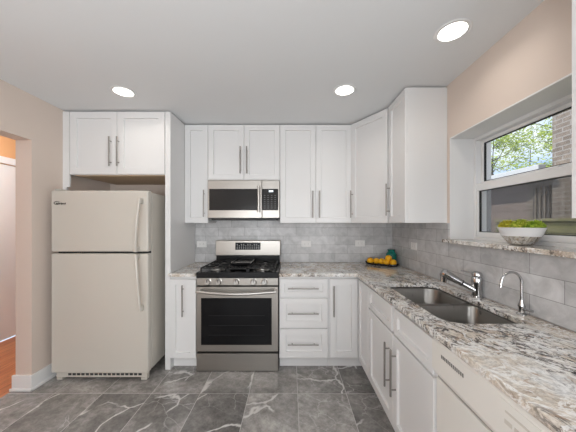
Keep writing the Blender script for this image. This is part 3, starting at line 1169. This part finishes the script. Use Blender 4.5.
# ------------------------------------------------------------------ planter on the sill
SZ = WZ0+.0275
pc = V((1.292, 1.405, 0))


def oval(l, wd, z, n=36):
    return [V((pc.x+wd/2*math.sin(2*PI*k/n), pc.y+l/2*math.cos(2*PI*k/n), z)) for k in range(n)]


t = thing('planter_bowl', (pc.x, pc.y, SZ), 'oval bowl on the windowsill, white rim over a silvery mirrored base', 'bowl')
m = MB()
m.loft([oval(.255*.62, .10, SZ+.0415), oval(.216, .128, SZ+.0495), oval(.262, .148, SZ+.097), oval(.255, .142, SZ+.097), oval(.236, .128, SZ+.078)], smooth=True)
m.build('rim_band', 'bowlwhite', t)
m = MB()
m.loft([oval(.110, .070, SZ+.0005), oval(.125, .080, SZ+.004), oval(.172, .106, SZ+.024), oval(.215, .127, SZ+.049)], smooth=True)
m.build('base', 'mirror', t)
m = MB(); m.loft([oval(.225, .118, SZ+.0785), oval(.225, .118, SZ+.084)]); m.build('soil', 'soil', t)


def plant(c, l, wd, h, mat, lab, seed):
    rnd = random.Random(seed)
    m = MB()
    for k in range(300):
        a, rr = rnd.uniform(0, 2*PI), math.sqrt(rnd.random())
        bx_, by_ = c.x+wd/2*rr*math.cos(a), c.y+l/2*rr*math.sin(a)
        top = h*math.sqrt(max(0.08, 1-rr*rr*.9))*rnd.uniform(.75, 1.08)
        p = V((bx_, by_, c.z+top))
        d = V((math.cos(a)*rr+rnd.uniform(-.6, .6), math.sin(a)*rr+rnd.uniform(-.6, .6), rnd.uniform(.1, .9))).normalized()
        sd = d.cross(V((rnd.uniform(-1, 1), rnd.uniform(-1, 1), .5))).normalized()
        L_, w_ = rnd.uniform(.010, .016), rnd.uniform(.003, .0045)
        nrm = d.cross(sd)*.0018
        vs = [m.bm.verts.new(q) for q in (p-d*L_*.4, p+sd*w_+nrm, p+d*L_*.7, p-sd*w_+nrm)]
        m.bm.faces.new((vs[0], vs[1], vs[2])); m.bm.faces.new((vs[0], vs[2], vs[3]))
    leaves_bm = m
    rings = []
    for i in range(7):
        s = i/6
        q = math.cos(s*PI/2*.97)
        rings.append([V((c.x+wd/2*q*.95*math.cos(2*PI*k/16), c.y+l/2*q*.95*math.sin(2*PI*k/16), c.z+h*.86*math.sin(s*PI/2))) for k in range(16)])
    m.loft(rings, smooth=True)
    tag(m.build('leafy_plant', mat, split=False), lab, 'plant', 'leafy plants in the sill bowl')


pz = SZ+.0845
plant(V((pc.x, pc.y+.080, pz)), .082, .090, .050, 'moss1', 'yellow-green plant at the left end of the sill bowl', 3)
plant(V((pc.x, pc.y-.003, pz)), .078, .098, .053, 'moss2', 'lime plant in the middle of the sill bowl', 4)
plant(V((pc.x, pc.y-.083, pz)), .078, .088, .047, 'moss3', 'bright green plant at the right end of the sill bowl', 5)

# ------------------------------------------------------------------ outside the window
m = MB(); m.box((XO+.01, -6, -.35), (22, 22, -.25)); struct(m.build('ground', 'ground'))
t = thing('brick_house', (5.5, .4, -.25), 'brown brick house wall at the right of the window view', 'house')
m = MB(); m.box((4.0, -4, -.25), (7.5, 3.82, 6.0)); m.build('wall', 'brick', t)
m = MB(); m.box((3.8, -4.2, 6.001), (7.7, 4.0, 6.2)); m.build('roof', 'roof', t)
t = thing('garage', (5.6, 6.6, -.25), 'low brown garage with a pale gutter seen through the window', 'garage')
m = MB(); m.box((4.12, 4.32, -.25), (7.0, 9.5, 2.12)); m.build('wall', 'siding', t)
m = MB(); m.box((4.10, 3.825, -.25), (7.0, 4.318, 2.12)); m.build('brick_pier', 'brick', t)
m = MB()
m.loft([[V((x, y, z)) for x, z in ((3.92, 2.125), (7.05, 2.125), (7.05, 2.62), (3.92, 2.19))] for y in (3.83, 9.6)])
m.build('roof', 'roof', t)
m = MB(); m.box((3.80, 3.83, 2.195), (3.918, 9.6, 2.285), .01); m.build('gutter', 'gutter', t)
m = MB(); m.box((4.07, 3.93, 1.42), (4.099, 4.20, 1.98), .004); wf = m.build('window_frame', 'roof', t)
m = MB()
for y in (3.99, 4.065, 4.14):
    m.box((4.05, y-.012, 1.44), (4.069, y+.012, 1.96))
m.build('window_bars', 'brick', wf)
m = MB(); m.box((2.75, 1.0, -.25), (2.80, 3.35, 1.40)); m.box((2.73, 1.0, 1.401), (2.82, 3.35, 1.43))
tag(m.build('board_fence', 'fence'), 'mossy green board fence low in the window view behind the bowl', 'fence')


def tree(base, h, crown_r, crown_z, nleaf, seed, lab):
    rnd = random.Random(seed)
    b = V(base)
    t = thing('leafy_tree', b, lab, 'tree', 'trees outside the window')
    m = MB()
    tips = []
    top = b+V((0, 0, h*.95))
    m.tube([b, b+V((.05, .03, h*.35)), b+V((-.04, .05, h*.65)), top], .1, 8, radii=[.07, .055, .035, .008])
    for k in range(24):
        z = rnd.uniform(crown_z[0]-.3, crown_z[1]-.2)
        a = rnd.uniform(0, 2*PI)
        o = b+V((0, 0, z))
        ln = crown_r*rnd.uniform(.6, 1.0)
        mid = o+V((math.cos(a)*ln*.5, math.sin(a)*ln*.5, rnd.uniform(.1, .4)))
        end = o+V((math.cos(a)*ln, math.sin(a)*ln, rnd.uniform(.3, .9)))
        m.tube([o, mid, end], .02, 5, radii=[.018, .010, .004])
        for s in range(7):
            f = rnd.uniform(.1, 1.1)
            tips.append(mid.lerp(end, f)+V((rnd.gauss(0, .16), rnd.gauss(0, .16), rnd.gauss(0, .14))))
    m.build('trunk', 'bark', t)
    m = MB()
    for k in range(nleaf):
        c = rnd.choice(tips)
        p = c+V((rnd.gauss(0, .15), rnd.gauss(0, .15), rnd.gauss(0, .12)))
        d = V((rnd.gauss(0, 1), rnd.gauss(0, 1), rnd.gauss(0, .6))).normalized()
        s = d.orthogonal().normalized()
        L_, w_ = rnd.uniform(.045, .085), rnd.uniform(.022, .036)
        nn = d.cross(s)*.012
        vs = [m.bm.verts.new(q) for q in (p-d*L_, p+s*w_+nn, p+d*L_, p-s*w_+nn)]
        m.bm.faces.new((vs[0], vs[1], vs[2])); m.bm.faces.new((vs[0], vs[2], vs[3]))
    m.build('foliage', 'leaves', t)


tree((9.1, 11.2, -.25), 5.6, 1.5, (2.9, 5.3), 4200, 11, 'leafy tree rising behind the left end of the garage roof')
tree((8.9, 8.2, -.25), 5.3, 1.4, (2.8, 5.0), 3600, 12, 'leafy tree rising behind the garage next to the brick house')
tree((12.5, 13.0, -.25), 6.0, 2.2, (2.4, 4.6), 4600, 13, 'leafy tree farthest away, low behind the other two trees')

for o in bpy.data.objects:
    if '_w' in o:
        del o['_w']
